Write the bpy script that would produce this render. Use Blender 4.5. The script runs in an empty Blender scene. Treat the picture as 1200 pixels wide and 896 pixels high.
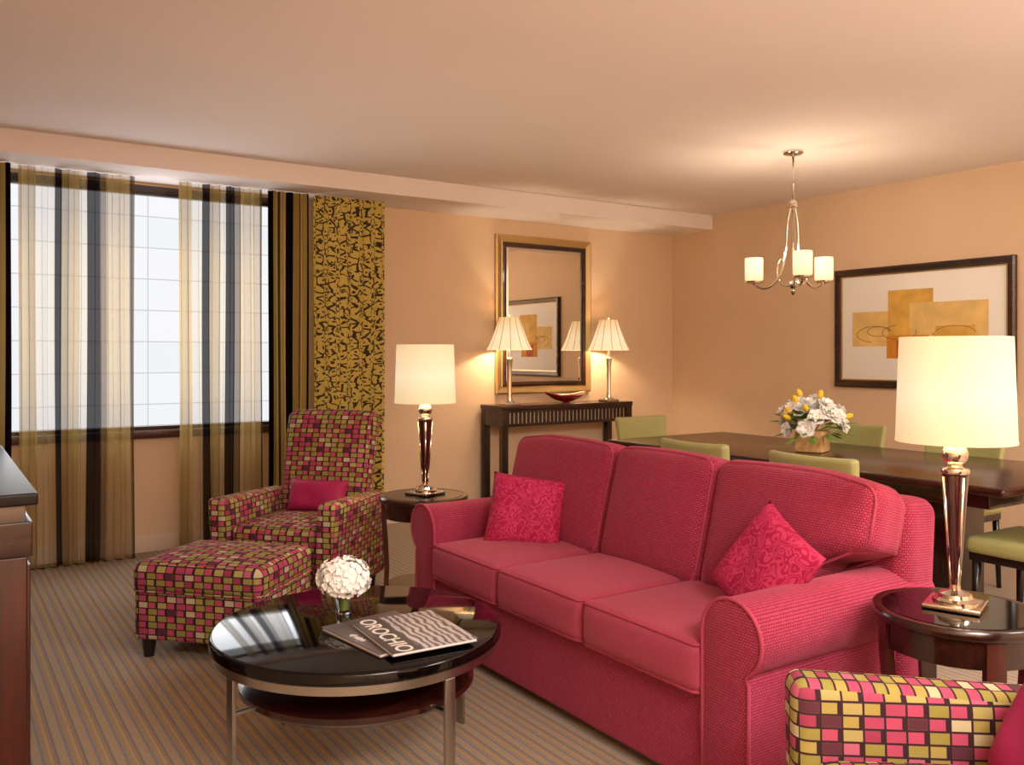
import bpy, bmesh, math, random
from mathutils import Vector, Matrix, Euler, Quaternion
random.seed(7)
scene = bpy.context.scene
COL = scene.collection

# ---------------------------------------------------------------- helpers
def s2l(c):
    return c/12.92 if c <= 0.04045 else ((c+0.055)/1.055)**2.4
def H(h):
    h = h.lstrip('#')
    return tuple(s2l(int(h[i:i+2], 16)/255) for i in (0, 2, 4)) + (1.0,)

def newmat(name):
    m = bpy.data.materials.new(name); m.use_nodes = True
    nt = m.node_tree; b = nt.nodes['Principled BSDF']
    return m, nt, b
def pbr(name, col, rough=0.5, metal=0.0, coat=0.0, spec=0.5, noise=0.0, nscale=20.0, bump=0.0, bscale=200.0, trans=0.0, sheen=0.0):
    m, nt, b = newmat(name)
    c = H(col) if isinstance(col, str) else col
    b.inputs['Base Color'].default_value = c
    b.inputs['Roughness'].default_value = rough
    b.inputs['Metallic'].default_value = metal
    b.inputs['Coat Weight'].default_value = coat
    b.inputs['Coat Roughness'].default_value = 0.05
    b.inputs['Specular IOR Level'].default_value = spec
    b.inputs['Transmission Weight'].default_value = trans
    b.inputs['Sheen Weight'].default_value = sheen
    tc = nt.nodes.new('ShaderNodeTexCoord')
    if noise > 0:
        n = nt.nodes.new('ShaderNodeTexNoise'); n.inputs['Scale'].default_value = nscale
        n.inputs['Detail'].default_value = 4
        nt.links.new(tc.outputs['Object'], n.inputs['Vector'])
        r = nt.nodes.new('ShaderNodeValToRGB')
        r.color_ramp.elements[0].color = tuple(x*(1-noise) for x in c[:3])+(1,)
        r.color_ramp.elements[1].color = tuple(min(1, x*(1+noise)) for x in c[:3])+(1,)
        r.color_ramp.elements[0].position = 0.3; r.color_ramp.elements[1].position = 0.7
        nt.links.new(n.outputs['Fac'], r.inputs['Fac'])
        nt.links.new(r.outputs['Color'], b.inputs['Base Color'])
    if bump > 0:
        n = nt.nodes.new('ShaderNodeTexNoise'); n.inputs['Scale'].default_value = bscale
        nt.links.new(tc.outputs['Object'], n.inputs['Vector'])
        bp = nt.nodes.new('ShaderNodeBump'); bp.inputs['Strength'].default_value = bump
        bp.inputs['Distance'].default_value = 0.002
        nt.links.new(n.outputs['Fac'], bp.inputs['Height'])
        nt.links.new(bp.outputs['Normal'], b.inputs['Normal'])
    return m

def wood(name, c1, c2, rough=0.2, coat=0.6, scale=(3, 40, 40), spec=0.5):
    m, nt, b = newmat(name)
    tc = nt.nodes.new('ShaderNodeTexCoord'); mp = nt.nodes.new('ShaderNodeMapping')
    mp.inputs['Scale'].default_value = scale
    n = nt.nodes.new('ShaderNodeTexNoise'); n.inputs['Scale'].default_value = 1.0; n.inputs['Detail'].default_value = 6
    r = nt.nodes.new('ShaderNodeValToRGB')
    r.color_ramp.elements[0].color = H(c1); r.color_ramp.elements[1].color = H(c2)
    r.color_ramp.elements[0].position = 0.35; r.color_ramp.elements[1].position = 0.7
    nt.links.new(tc.outputs['Object'], mp.inputs['Vector']); nt.links.new(mp.outputs['Vector'], n.inputs['Vector'])
    nt.links.new(n.outputs['Fac'], r.inputs['Fac']); nt.links.new(r.outputs['Color'], b.inputs['Base Color'])
    b.inputs['Roughness'].default_value = rough; b.inputs['Coat Weight'].default_value = coat
    b.inputs['Coat Roughness'].default_value = 0.06; b.inputs['Specular IOR Level'].default_value = spec
    return m

def shade_mat(name, z0, z1, lo, mid, hi, strength):
    """glowing fabric shade: the lamp inside makes the middle of the fabric brightest"""
    m, nt, b = newmat(name)
    tc = nt.nodes.new('ShaderNodeTexCoord'); sp = nt.nodes.new('ShaderNodeSeparateXYZ')
    nt.links.new(tc.outputs['Object'], sp.inputs['Vector'])
    k = math_node(nt, 'SUBTRACT', sp.outputs['Z'], z0); k = math_node(nt, 'DIVIDE', k, z1-z0)
    r = ramp(nt, [(0, lo), (0.45, mid), (1.0, hi)], False); nt.links.new(k, r.inputs['Fac'])
    nt.links.new(r.outputs['Color'], b.inputs['Emission Color']); b.inputs['Emission Strength'].default_value = strength
    b.inputs['Base Color'].default_value = H('#C0AC8A'); b.inputs['Roughness'].default_value = 0.9
    b.inputs['Specular IOR Level'].default_value = 0.1
    return m

def ramp(nt, stops, const=True):
    r = nt.nodes.new('ShaderNodeValToRGB')
    cr = r.color_ramp
    cr.interpolation = 'CONSTANT' if const else 'LINEAR'
    while len(cr.elements) > 1: cr.elements.remove(cr.elements[-1])
    cr.elements[0].position = stops[0][0]; cr.elements[0].color = H(stops[0][1])
    for p, c in stops[1:]:
        e = cr.elements.new(p); e.color = H(c)
    return r
def math_node(nt, op, a=None, b=None):
    n = nt.nodes.new('ShaderNodeMath'); n.operation = op
    for i, v in enumerate((a, b)):
        if v is None: continue
        if isinstance(v, (int, float)): n.inputs[i].default_value = v
        else: nt.links.new(v, n.inputs[i])
    return n.outputs[0]

def box_uv(me):
    uvl = me.uv_layers.new(name='UVMap')
    for p in me.polygons:
        n = p.normal; ax = max(range(3), key=lambda i: abs(n[i]))
        for li in p.loop_indices:
            co = me.vertices[me.loops[li].vertex_index].co
            if ax == 0: uv = (co.y, co.z)
            elif ax == 1: uv = (co.x, co.z)
            else: uv = (co.x, co.y)
            uvl.data[li].uv = uv

def empty(name, loc=(0, 0, 0), rz=0.0):
    e = bpy.data.objects.new(name, None); COL.objects.link(e)
    e.location = loc; e.rotation_euler = (0, 0, math.radians(rz)); e.empty_display_size = 0.1
    return e

def mk(name, verts, faces, mat, parent=None, loc=(0, 0, 0), rot=None, smooth=True, uv=True, fm=None, uvs=None, auto=None):
    me = bpy.data.meshes.new(name)
    me.from_pydata([tuple(v) for v in verts], [], faces)
    mats = mat if isinstance(mat, (list, tuple)) else [mat]
    for m in mats: me.materials.append(m)
    if fm:
        for p, i in zip(me.polygons, fm): p.material_index = i
    me.validate(); me.update()
    bm = bmesh.new(); bm.from_mesh(me); bmesh.ops.recalc_face_normals(bm, faces=bm.faces); bm.to_mesh(me); bm.free()
    for p in me.polygons: p.use_smooth = smooth
    if uvs:
        uvl = me.uv_layers.new(name='UVMap')
        for l in me.loops: uvl.data[l.index].uv = uvs[l.vertex_index]
    elif uv: box_uv(me)
    if smooth and auto:
        me.set_sharp_from_angle(angle=math.radians(auto))
    o = bpy.data.objects.new(name, me); COL.objects.link(o)
    o.location = loc
    if rot is not None:
        if isinstance(rot, Quaternion):
            o.rotation_mode = 'QUATERNION'; o.rotation_quaternion = rot
        else: o.rotation_euler = [math.radians(a) for a in rot]
    if parent: o.parent = parent
    return o

def axis_coords(h, r, n):
    r = min(r, h*0.98)
    c = [-h, -h+r*0.12, -h+r*0.35, -h+r*0.65, -h+r]
    m = n
    inner = [(-h+r)+(2*(h-r))*i/m for i in range(1, m)]
    return c+inner+[-x for x in reversed(c)]
def softbox(name, size, r, mat, parent=None, loc=(0, 0, 0), rot=None, fn=None, n=6, puff=(0, 0, 0)):
    hs = [s/2 for s in size]
    ac = [axis_coords(hs[i], min(r, hs[i]), n) for i in range(3)]
    vd = {}; V = []; F = []
    def vid(p):
        k = (round(p[0], 6), round(p[1], 6), round(p[2], 6))
        if k not in vd: vd[k] = len(V); V.append(p)
        return vd[k]
    for ax in range(3):
        a, b = [(1, 2), (0, 2), (0, 1)][ax]
        for sgn in (-1, 1):
            A, B = ac[a], ac[b]
            for i in range(len(A)-1):
                for j in range(len(B)-1):
                    q = []
                    for (s, t) in ((A[i], B[j]), (A[i+1], B[j]), (A[i+1], B[j+1]), (A[i], B[j+1])):
                        p = [0, 0, 0]; p[ax] = sgn*hs[ax]; p[a] = s; p[b] = t
                        q.append(vid(tuple(p)))
                    F.append(q)
    out = []
    for p in V:
        q = Vector(p); rr = [min(r, hs[i]*0.98) for i in range(3)]
        inn = Vector([max(-(hs[i]-rr[i]), min(hs[i]-rr[i], q[i])) for i in range(3)])
        d = q-inn
        if d.length > 1e-9:
            dn = d.normalized()
            q2 = inn+Vector([dn[i]*rr[i] for i in range(3)])
        else: q2 = q
        u = [p[i]/hs[i] for i in range(3)]
        for ax in range(3):
            if puff[ax]:
                a, b = [(1, 2), (0, 2), (0, 1)][ax]
                q2[ax] += puff[ax]*u[ax]*(1-u[a]**2)*(1-u[b]**2)
        if fn: q2 = fn(q2, u)
        out.append(q2)
    return mk(name, out, F, mat, parent, loc, rot)
def box(name, size, mat, parent=None, loc=(0, 0, 0), rot=None, r=0.004):
    return softbox(name, size, r, mat, parent, loc, rot, n=1)
def box2(name, lo, hi, mat, parent=None, r=0.0):
    c = [(a+b)/2 for a, b in zip(lo, hi)]; s = [b-a for a, b in zip(lo, hi)]
    if r > 0: return box(name, s, mat, parent, c, None, r)
    hx, hy, hz = [x/2 for x in s]
    V = [(x, y, z) for x in (-hx, hx) for y in (-hy, hy) for z in (-hz, hz)]
    F = [(0, 1, 3, 2), (4, 6, 7, 5), (0, 4, 5, 1), (2, 3, 7, 6), (0, 2, 6, 4), (1, 5, 7, 3)]
    return mk(name, V, F, mat, parent, c, None, smooth=False)

def lathe(name, prof, mat, parent=None, loc=(0, 0, 0), rot=None, seg=48, closed=False, fn=None, auto=40, square=False):
    V = []; F = []
    for (r, z) in prof:
        for k in range(seg):
            a = 2*math.pi*k/seg
            v = Vector((r*math.cos(a), r*math.sin(a), z))
            if fn: v = fn(v, a)
            V.append(v)
    m = len(prof)
    for i in range(m-1):
        for k in range(seg):
            k2 = (k+1) % seg
            F.append((i*seg+k, i*seg+k2, (i+1)*seg+k2, (i+1)*seg+k))
    if closed:
        F.append(tuple(range(seg))); F.append(tuple((m-1)*seg+k for k in reversed(range(seg))))
    return mk(name, V, F, mat, parent, loc, rot, auto=auto)

def catmull(P, n=8, closed=False):
    P = [Vector(p) for p in P]; out = []
    N = len(P)
    rng = range(N) if closed else range(N-1)
    for i in rng:
        if closed: p0, p1, p2, p3 = P[(i-1) % N], P[i], P[(i+1) % N], P[(i+2) % N]
        else: p0, p1, p2, p3 = P[max(i-1, 0)], P[i], P[i+1], P[min(i+2, N-1)]
        for k in range(n):
            t = k/n
            out.append(0.5*((2*p1)+(-p0+p2)*t+(2*p0-5*p1+4*p2-p3)*t*t+(-p0+3*p1-3*p2+p3)*t**3))
    if not closed: out.append(P[-1])
    return out
def tube_geo(pts, rad, seg=8, closed=False):
    pts = [Vector(p) for p in pts]; N = len(pts); V = []; F = []
    prev = None
    for i, p in enumerate(pts):
        if closed: t = (pts[(i+1) % N]-pts[i-1]).normalized()
        else: t = (pts[min(i+1, N-1)]-pts[max(i-1, 0)]).normalized()
        if prev is None:
            a = Vector((0, 0, 1)) if abs(t.z) < 0.9 else Vector((1, 0, 0))
            nrm = t.cross(a).normalized()
        else:
            nrm = (prev-t*prev.dot(t)).normalized()
        prev = nrm; bn = t.cross(nrm)
        r = rad[i] if isinstance(rad, (list, tuple)) else rad
        for k in range(seg):
            an = 2*math.pi*k/seg
            V.append(p+nrm*math.cos(an)*r+bn*math.sin(an)*r)
    for i in range(N if closed else N-1):
        j = (i+1) % N
        for k in range(seg):
            k2 = (k+1) % seg
            F.append((i*seg+k, i*seg+k2, j*seg+k2, j*seg+k))
    if not closed:
        F.append(tuple(range(seg))); F.append(tuple((N-1)*seg+k for k in reversed(range(seg))))
    return V, F
def tube(name, pts, rad, mat, parent=None, seg=10, closed=False, loc=(0, 0, 0), rot=None):
    V, F = tube_geo(pts, rad, seg, closed)
    return mk(name, V, F, mat, parent, loc, rot)
def rrect(hx, hy, r, z, n=5):
    P = []
    for (cx, cy, a0) in ((hx-r, hy-r, 0), (-hx+r, hy-r, 90), (-hx+r, -hy+r, 180), (hx-r, -hy+r, 270)):
        for k in range(n+1):
            a = math.radians(a0+90*k/n); P.append(Vector((cx+r*math.cos(a), cy+r*math.sin(a), z)))
    return P

def frame_rect(name, w, h, prof, mat, parent, loc=(0, 0, 0)):
    V = []; F = []
    for (o, d) in prof:
        for sx, sz in ((-1, -1), (1, -1), (1, 1), (-1, 1)):
            V.append((sx*(w/2-o), -d, sz*(h/2-o)))
    for i in range(len(prof)-1):
        for k in range(4):
            k2 = (k+1) % 4
            F.append((i*4+k, i*4+k2, (i+1)*4+k2, (i+1)*4+k))
    return mk(name, V, F, mat, parent, loc, None, smooth=False)

def extrude(name, prof, x0, x1, mat, parent=None, loc=(0, 0, 0), rot=None, inset=0.0, auto=35):
    n = len(prof); V = []; F = []
    rings = [(x0, inset), (x0+inset*0.3, inset*0.3), (x0+inset, 0), (x1-inset, 0), (x1-inset*0.3, inset*0.3), (x1, inset)] if inset > 0 else [(x0, 0), (x1, 0)]
    P = [Vector(p) for p in prof]; nr = []
    area = sum(P[i].x*P[(i+1) % n].y-P[(i+1) % n].x*P[i].y for i in range(n))
    sg = 1 if area > 0 else -1
    for i in range(n):
        t = (P[(i+1) % n]-P[i-1]).normalized(); nr.append(Vector((-t.y, t.x))*sg)
    for (x, o) in rings:
        for i in range(n):
            q = P[i]+nr[i]*o; V.append((x, q.x, q.y))
    for i in range(len(rings)-1):
        for k in range(n):
            k2 = (k+1) % n; F.append((i*n+k, i*n+k2, (i+1)*n+k2, (i+1)*n+k))
    F.append(tuple(range(n))); F.append(tuple((len(rings)-1)*n+k for k in reversed(range(n))))
    return mk(name, V, F, mat, parent, loc, rot, auto=auto)

def pillow(name, w, h, t, mat, parent, loc, normal, roll=0, N=22):
    V = []; F = []
    idx = {}
    for side in (1, -1):
        for i in range(N+1):
            for j in range(N+1):
                u = -1+2*i/N; v = -1+2*j/N
                edge = (i in (0, N) or j in (0, N))
                if side == -1 and edge: idx[(side, i, j)] = idx[(1, i, j)]; continue
                k = 1-0.06*(1-v*v)
                k2 = 1-0.06*(1-u*u)
                z = side*t/2*(max(0, (1-u**4))*max(0, (1-v**4)))**0.6
                z += 0.004*math.sin(5*u+3*v)*(1-u*u)*(1-v*v)
                idx[(side, i, j)] = len(V)
                V.append((u*w/2*k, v*h/2*k2, z))
        for i in range(N):
            for j in range(N):
                F.append((idx[(side, i, j)], idx[(side, i+1, j)], idx[(side, i+1, j+1)], idx[(side, i, j+1)]))
    q = Vector(normal).to_track_quat('Z', 'Y') @ Quaternion((0, 0, 1), math.radians(roll))
    return mk(name, V, F, mat, parent, loc, q)

def plight(name, loc, power, color, radius, parent):
    l = bpy.data.lights.new(name, 'POINT'); l.energy = power; l.color = color; l.shadow_soft_size = radius
    o = bpy.data.objects.new(name, l); COL.objects.link(o); o.location = loc; o.parent = parent
    return o
def alight(name, loc, power, color, sx, sy, rot, parent):
    l = bpy.data.lights.new(name, 'AREA'); l.energy = power; l.color = color
    l.shape = 'RECTANGLE'; l.size = sx; l.size_y = sy
    o = bpy.data.objects.new(name, l); COL.objects.link(o); o.location = loc
    o.rotation_euler = [math.radians(a) for a in rot]; o.parent = parent
    return o

# ---------------------------------------------------------------- materials
M = {}
M['wall'] = pbr('wall_paint', '#DFC2A2', 0.7, noise=0.02, nscale=3, bump=0.15, bscale=300, spec=0.2)
M['ceil'] = pbr('ceiling_paint', '#ECE0DA', 0.85, noise=0.01, nscale=2, spec=0.15)
M['trim'] = pbr('trim_paint', '#E2CDB8', 0.6)
M['chrome'] = pbr('polished_nickel', '#D8CEC0', 0.12, metal=1.0)
M['steel'] = pbr('brushed_steel', '#A8A49C', 0.3, metal=1.0)
M['darksteel'] = pbr('antique_metal', '#6E655C', 0.35, metal=0.8)
M['espresso'] = wood('espresso_wood', '#1E0C08', '#3A1710', 0.22, 0.3)
M['cherry'] = wood('dark_cherry_wood', '#30100B', '#4E1C12', 0.3, 0.3, (30, 30, 3))
M['blackglass'] = pbr('black_glass', '#070505', 0.06, coat=0.0, spec=0.32)
M['satinblack'] = pbr('satin_black_top', '#120B09', 0.35, coat=0.0, spec=0.3)
M['tabletop'] = wood('polished_mahogany', '#2A100A', '#40190E', 0.18, 0.0, (40, 3, 40), spec=0.35)
M['green'] = pbr('sage_leather', '#A8A66A', 0.45, noise=0.05, nscale=8)
M['leg'] = pbr('dark_legs', '#140A07', 0.3, coat=0.3)
M['burg'] = pbr('burgundy_lacquer', '#3A1214', 0.12, coat=1.0)
M['gold'] = pbr('champagne_frame', '#C8AC78', 0.32, metal=0.85)
M['mirror'] = pbr('mirror_glass', '#F2EEE6', 0.01, metal=1.0)
M['mat'] = pbr('mat_board', '#F4F1EC', 0.8)
M['framewood'] = wood('frame_wood', '#24100A', '#43200F', 0.25, 0.5)
M['shade'] = shade_mat('lamp_shade_linen', 0.455, 0.745, '#EED6A2', '#FFF0CC', '#F0D6A4', 0.64)
M['shade2'] = shade_mat('pleated_shade', 0.445, 0.71, '#FFE6B8', '#FFE9C0', '#E8BC80', 0.72)
M['glassshade'] = shade_mat('frosted_glass_shade', 1.765, 1.912, '#FFD89A', '#FFF0C8', '#FFEFCC', 0.90)

def chenille(name, c1, c2, c3, bw=0.014, rh=0.009, sheen=0.3):
    m, nt, b = newmat(name)
    uv = nt.nodes.new('ShaderNodeUVMap'); uv.uv_map = 'UVMap'
    br = nt.nodes.new('ShaderNodeTexBrick'); br.inputs['Scale'].default_value = 1
    br.inputs['Brick Width'].default_value = bw; br.inputs['Row Height'].default_value = rh
    br.inputs['Mortar Size'].default_value = rh*0.22; br.inputs['Mortar Smooth'].default_value = 0.8
    br.inputs['Color1'].default_value = H(c1); br.inputs['Color2'].default_value = H(c2); br.inputs['Mortar'].default_value = H(c3)
    nt.links.new(uv.outputs['UV'], br.inputs['Vector'])
    nt.links.new(br.outputs['Color'], b.inputs['Base Color'])
    bp = nt.nodes.new('ShaderNodeBump'); bp.inputs['Strength'].default_value = 0.5; bp.inputs['Distance'].default_value = 0.002
    inv = math_node(nt, 'SUBTRACT', 1.0, br.outputs['Fac'])
    nt.links.new(inv, bp.inputs['Height']); nt.links.new(bp.outputs['Normal'], b.inputs['Normal'])
    b.inputs['Roughness'].default_value = 0.9; b.inputs['Specular IOR Level'].default_value = 0.1
    b.inputs['Sheen Weight'].default_value = sheen; b.inputs['Sheen Roughness'].default_value = 0.5
    b.inputs['Sheen Tint'].default_value = H('#FFA0B0')
    return m
M['sofa'] = chenille('raspberry_chenille', '#AC405A', '#A03650', '#6E1C34', 0.010, 0.008)
M['sofaseat'] = chenille('raspberry_chenille_seat', '#AE485E', '#A8445A', '#8E364E', 0.008, 0.005)
M['piping'] = pbr('raspberry_piping', '#A43E54', 0.8, spec=0.2)

def damask(name, c1, c2, sc=24):
    m, nt, b = newmat(name)
    tc = nt.nodes.new('ShaderNodeTexCoord')
    n = nt.nodes.new('ShaderNodeTexNoise'); n.inputs['Scale'].default_value = sc; n.inputs['Detail'].default_value = 0.0
    n.inputs['Distortion'].default_value = 1.2
    nt.links.new(tc.outputs['Object'], n.inputs['Vector'])
    k = math_node(nt, 'MULTIPLY', n.outputs['Fac'], 5.0); k = math_node(nt, 'FRACT', k)
    r = ramp(nt, [(0, c1), (0.42, c1), (0.5, c2), (0.92, c2), (1.0, c1)], False); nt.links.new(k, r.inputs['Fac'])
    nt.links.new(r.outputs['Color'], b.inputs['Base Color'])
    b.inputs['Roughness'].default_value = 0.75; b.inputs['Specular IOR Level'].default_value = 0.2
    bp = nt.nodes.new('ShaderNodeBump'); bp.inputs['Strength'].default_value = 0.5; bp.inputs['Distance'].default_value = 0.002
    r3 = ramp(nt, [(0, '#000000'), (0.42, '#000000'), (0.5, '#FFFFFF'), (0.92, '#FFFFFF'), (1, '#000000')], False); nt.links.new(k, r3.inputs['Fac'])
    nt.links.new(r3.outputs['Color'], bp.inputs['Height']); nt.links.new(bp.outputs['Normal'], b.inputs['Normal'])
    return m
M['damask'] = damask('crimson_damask', '#A01846', '#BC365E', 22)
M['magenta'] = pbr('magenta_satin', '#A42058', 0.6, spec=0.3, noise=0.05)

def geo_fabric(name, CW=0.045, CH=0.028):
    m, nt, b = newmat(name)
    uv = nt.nodes.new('ShaderNodeUVMap'); uv.uv_map = 'UVMap'
    br = nt.nodes.new('ShaderNodeTexBrick'); br.inputs['Scale'].default_value = 1
    br.inputs['Brick Width'].default_value = CW; br.inputs['Row Height'].default_value = CH
    br.inputs['Mortar Size'].default_value = 0.0026; br.inputs['Mortar Smooth'].default_value = 0.2
    br.offset = 0.0; br.offset_frequency = 2
    br.inputs['Color1'].default_value = (0, 0, 0, 1); br.inputs['Color2'].default_value = (1, 1, 1, 1); br.inputs['Mortar'].default_value = (0, 0, 0, 1)
    nt.links.new(uv.outputs['UV'], br.inputs['Vector'])
    ra = ramp(nt, [(0, '#B04C66'), (0.28, '#B86078'), (0.5, '#983C54'), (0.64, '#A4934E'), (0.8, '#B44C66')])
    rb = ramp(nt, [(0, '#968A48'), (0.25, '#A89A60'), (0.42, '#BCB08A'), (0.50, '#928844'), (0.74, '#5A303A'), (0.86, '#A84660')])
    nt.links.new(br.outputs['Color'], ra.inputs['Fac']); nt.links.new(br.outputs['Color'], rb.inputs['Fac'])
    sp = nt.nodes.new('ShaderNodeSeparateXYZ'); nt.links.new(uv.outputs['UV'], sp.inputs['Vector'])
    fx = math_node(nt, 'FLOOR', math_node(nt, 'DIVIDE', sp.outputs['X'], CW))
    fy = math_node(nt, 'FLOOR', math_node(nt, 'DIVIDE', sp.outputs['Y'], CH))
    s = math_node(nt, 'ADD', fx, fy); s = math_node(nt, 'MULTIPLY', s, 0.5); s = math_node(nt, 'FRACT', s)
    s = math_node(nt, 'GREATER_THAN', s, 0.25)
    m0 = nt.nodes.new('ShaderNodeMix'); m0.data_type = 'RGBA'
    nt.links.new(s, m0.inputs['Factor']); nt.links.new(ra.outputs['Color'], m0.inputs['A']); nt.links.new(rb.outputs['Color'], m0.inputs['B'])
    gx = math_node(nt, 'FRACT', math_node(nt, 'DIVIDE', sp.outputs['X'], CW))
    bar = math_node(nt, 'GREATER_THAN', gx, 0.78)
    bar = math_node(nt, 'MULTIPLY', bar, math_node(nt, 'SUBTRACT', 1.0, s))
    dk = math_node(nt, 'MAXIMUM', bar, br.outputs['Fac'])
    mx = nt.nodes.new('ShaderNodeMix'); mx.data_type = 'RGBA'
    nt.links.new(dk, mx.inputs['Factor']); nt.links.new(m0.outputs['Result'], mx.inputs['A'])
    mx.inputs['B'].default_value = H('#3A242A')
    nt.links.new(mx.outputs['Result'], b.inputs['Base Color'])
    b.inputs['Roughness'].default_value = 0.85; b.inputs['Specular IOR Level'].default_value = 0.15
    return m
M['geo'] = geo_fabric('geometric_check_fabric')

def carpet():
    m, nt, b = newmat('striped_carpet')
    tc = nt.nodes.new('ShaderNodeTexCoord'); sp = nt.nodes.new('ShaderNodeSeparateXYZ')
    nt.links.new(tc.outputs['Object'], sp.inputs['Vector'])
    k = math_node(nt, 'MULTIPLY', sp.outputs['X'], 1/0.075); k = math_node(nt, 'FRACT', k)
    r = ramp(nt, [(0, '#BEA88C'), (0.30, '#9698A2'), (0.42, '#B8A082'), (0.62, '#C8AE88'), (0.72, '#B2997E'), (0.86, '#8C8E98'), (0.95, '#BEA88C')])
    nt.links.new(k, r.inputs['Fac'])
    n = nt.nodes.new('ShaderNodeTexNoise'); n.inputs['Scale'].default_value = 160; n.inputs['Detail'].default_value = 2
    nt.links.new(tc.outputs['Object'], n.inputs['Vector'])
    r2 = ramp(nt, [(0.2, '#C8C8C8'), (0.8, '#FFFFFF')], False); nt.links.new(n.outputs['Fac'], r2.inputs['Fac'])
    mx = nt.nodes.new('ShaderNodeMix'); mx.data_type = 'RGBA'; mx.blend_type = 'MULTIPLY'; mx.inputs['Factor'].default_value = 1
    nt.links.new(r.outputs['Color'], mx.inputs['A']); nt.links.new(r2.outputs['Color'], mx.inputs['B'])
    nt.links.new(mx.outputs['Result'], b.inputs['Base Color'])
    bp = nt.nodes.new('ShaderNodeBump'); bp.inputs['Strength'].default_value = 0.5; bp.inputs['Distance'].default_value = 0.004
    nt.links.new(n.outputs['Fac'], bp.inputs['Height']); nt.links.new(bp.outputs['Normal'], b.inputs['Normal'])
    b.inputs['Roughness'].default_value = 0.95; b.inputs['Specular IOR Level'].default_value = 0.1
    return m
M['carpet'] = carpet()

def sheer(name, period, stops, alphas, tl_mix=0.5):
    m = bpy.data.materials.new(name); m.use_nodes = True; nt = m.node_tree
    for n in list(nt.nodes): nt.nodes.remove(n)
    out = nt.nodes.new('ShaderNodeOutputMaterial')
    uv = nt.nodes.new('ShaderNodeUVMap'); uv.uv_map = 'UVMap'; sp = nt.nodes.new('ShaderNodeSeparateXYZ')
    nt.links.new(uv.outputs['UV'], sp.inputs['Vector'])
    k = math_node(nt, 'MULTIPLY', sp.outputs['X'], 1/period); k = math_node(nt, 'FRACT', k)
    r = ramp(nt, stops); nt.links.new(k, r.inputs['Fac'])
    ra = ramp(nt, alphas); nt.links.new(k, ra.inputs['Fac'])
    tr = nt.nodes.new('ShaderNodeBsdfTransparent'); df = nt.nodes.new('ShaderNodeBsdfDiffuse'); tl = nt.nodes.new('ShaderNodeBsdfTranslucent')
    nt.links.new(r.outputs['Color'], df.inputs['Color']); nt.links.new(r.outputs['Color'], tl.inputs['Color'])
    m1 = nt.nodes.new('ShaderNodeMixShader'); m1.inputs[0].default_value = tl_mix
    nt.links.new(df.outputs[0], m1.inputs[1]); nt.links.new(tl.outputs[0], m1.inputs[2])
    m2 = nt.nodes.new('ShaderNodeMixShader'); nt.links.new(ra.outputs['Color'], m2.inputs[0])
    nt.links.new(tr.outputs[0], m2.inputs[1]); nt.links.new(m1.outputs[0], m2.inputs[2])
    nt.links.new(m2.outputs[0], out.inputs['Surface'])
    return m
# u runs 0..0.64 m across a panel: two broad dark bands per panel, gold/clear columns between
M['sheer'] = sheer('striped_sheer', 0.66,
    [(0, '#B4985A'), (0.16, '#C4AC74'), (0.30, '#171012'), (0.375, '#8E7440'), (0.42, '#A88C50'), (0.50, '#C8B484'), (0.56, '#171012'), (0.67, '#6A5230'), (0.72, '#B89C60'), (0.93, '#5A4428')],
    [(0, '#D4D4D4'), (0.16, '#909090'), (0.30, '#F4F4F4'), (0.375, '#D8D8D8'), (0.42, '#D0D0D0'), (0.50, '#A0A0A0'), (0.56, '#F4F4F4'), (0.67, '#E0E0E0'), (0.72, '#C4C4C4'), (0.93, '#E4E4E4')], 0.5)
M['drape'] = sheer('striped_drape', 0.16,
    [(0, '#17100F'), (0.22, '#A48C50'), (0.46, '#4E3A26'), (0.60, '#AC9458'), (0.84, '#17100F')],
    [(0, '#FFFFFF'), (0.9, '#FFFFFF')], 0.1)
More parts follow.
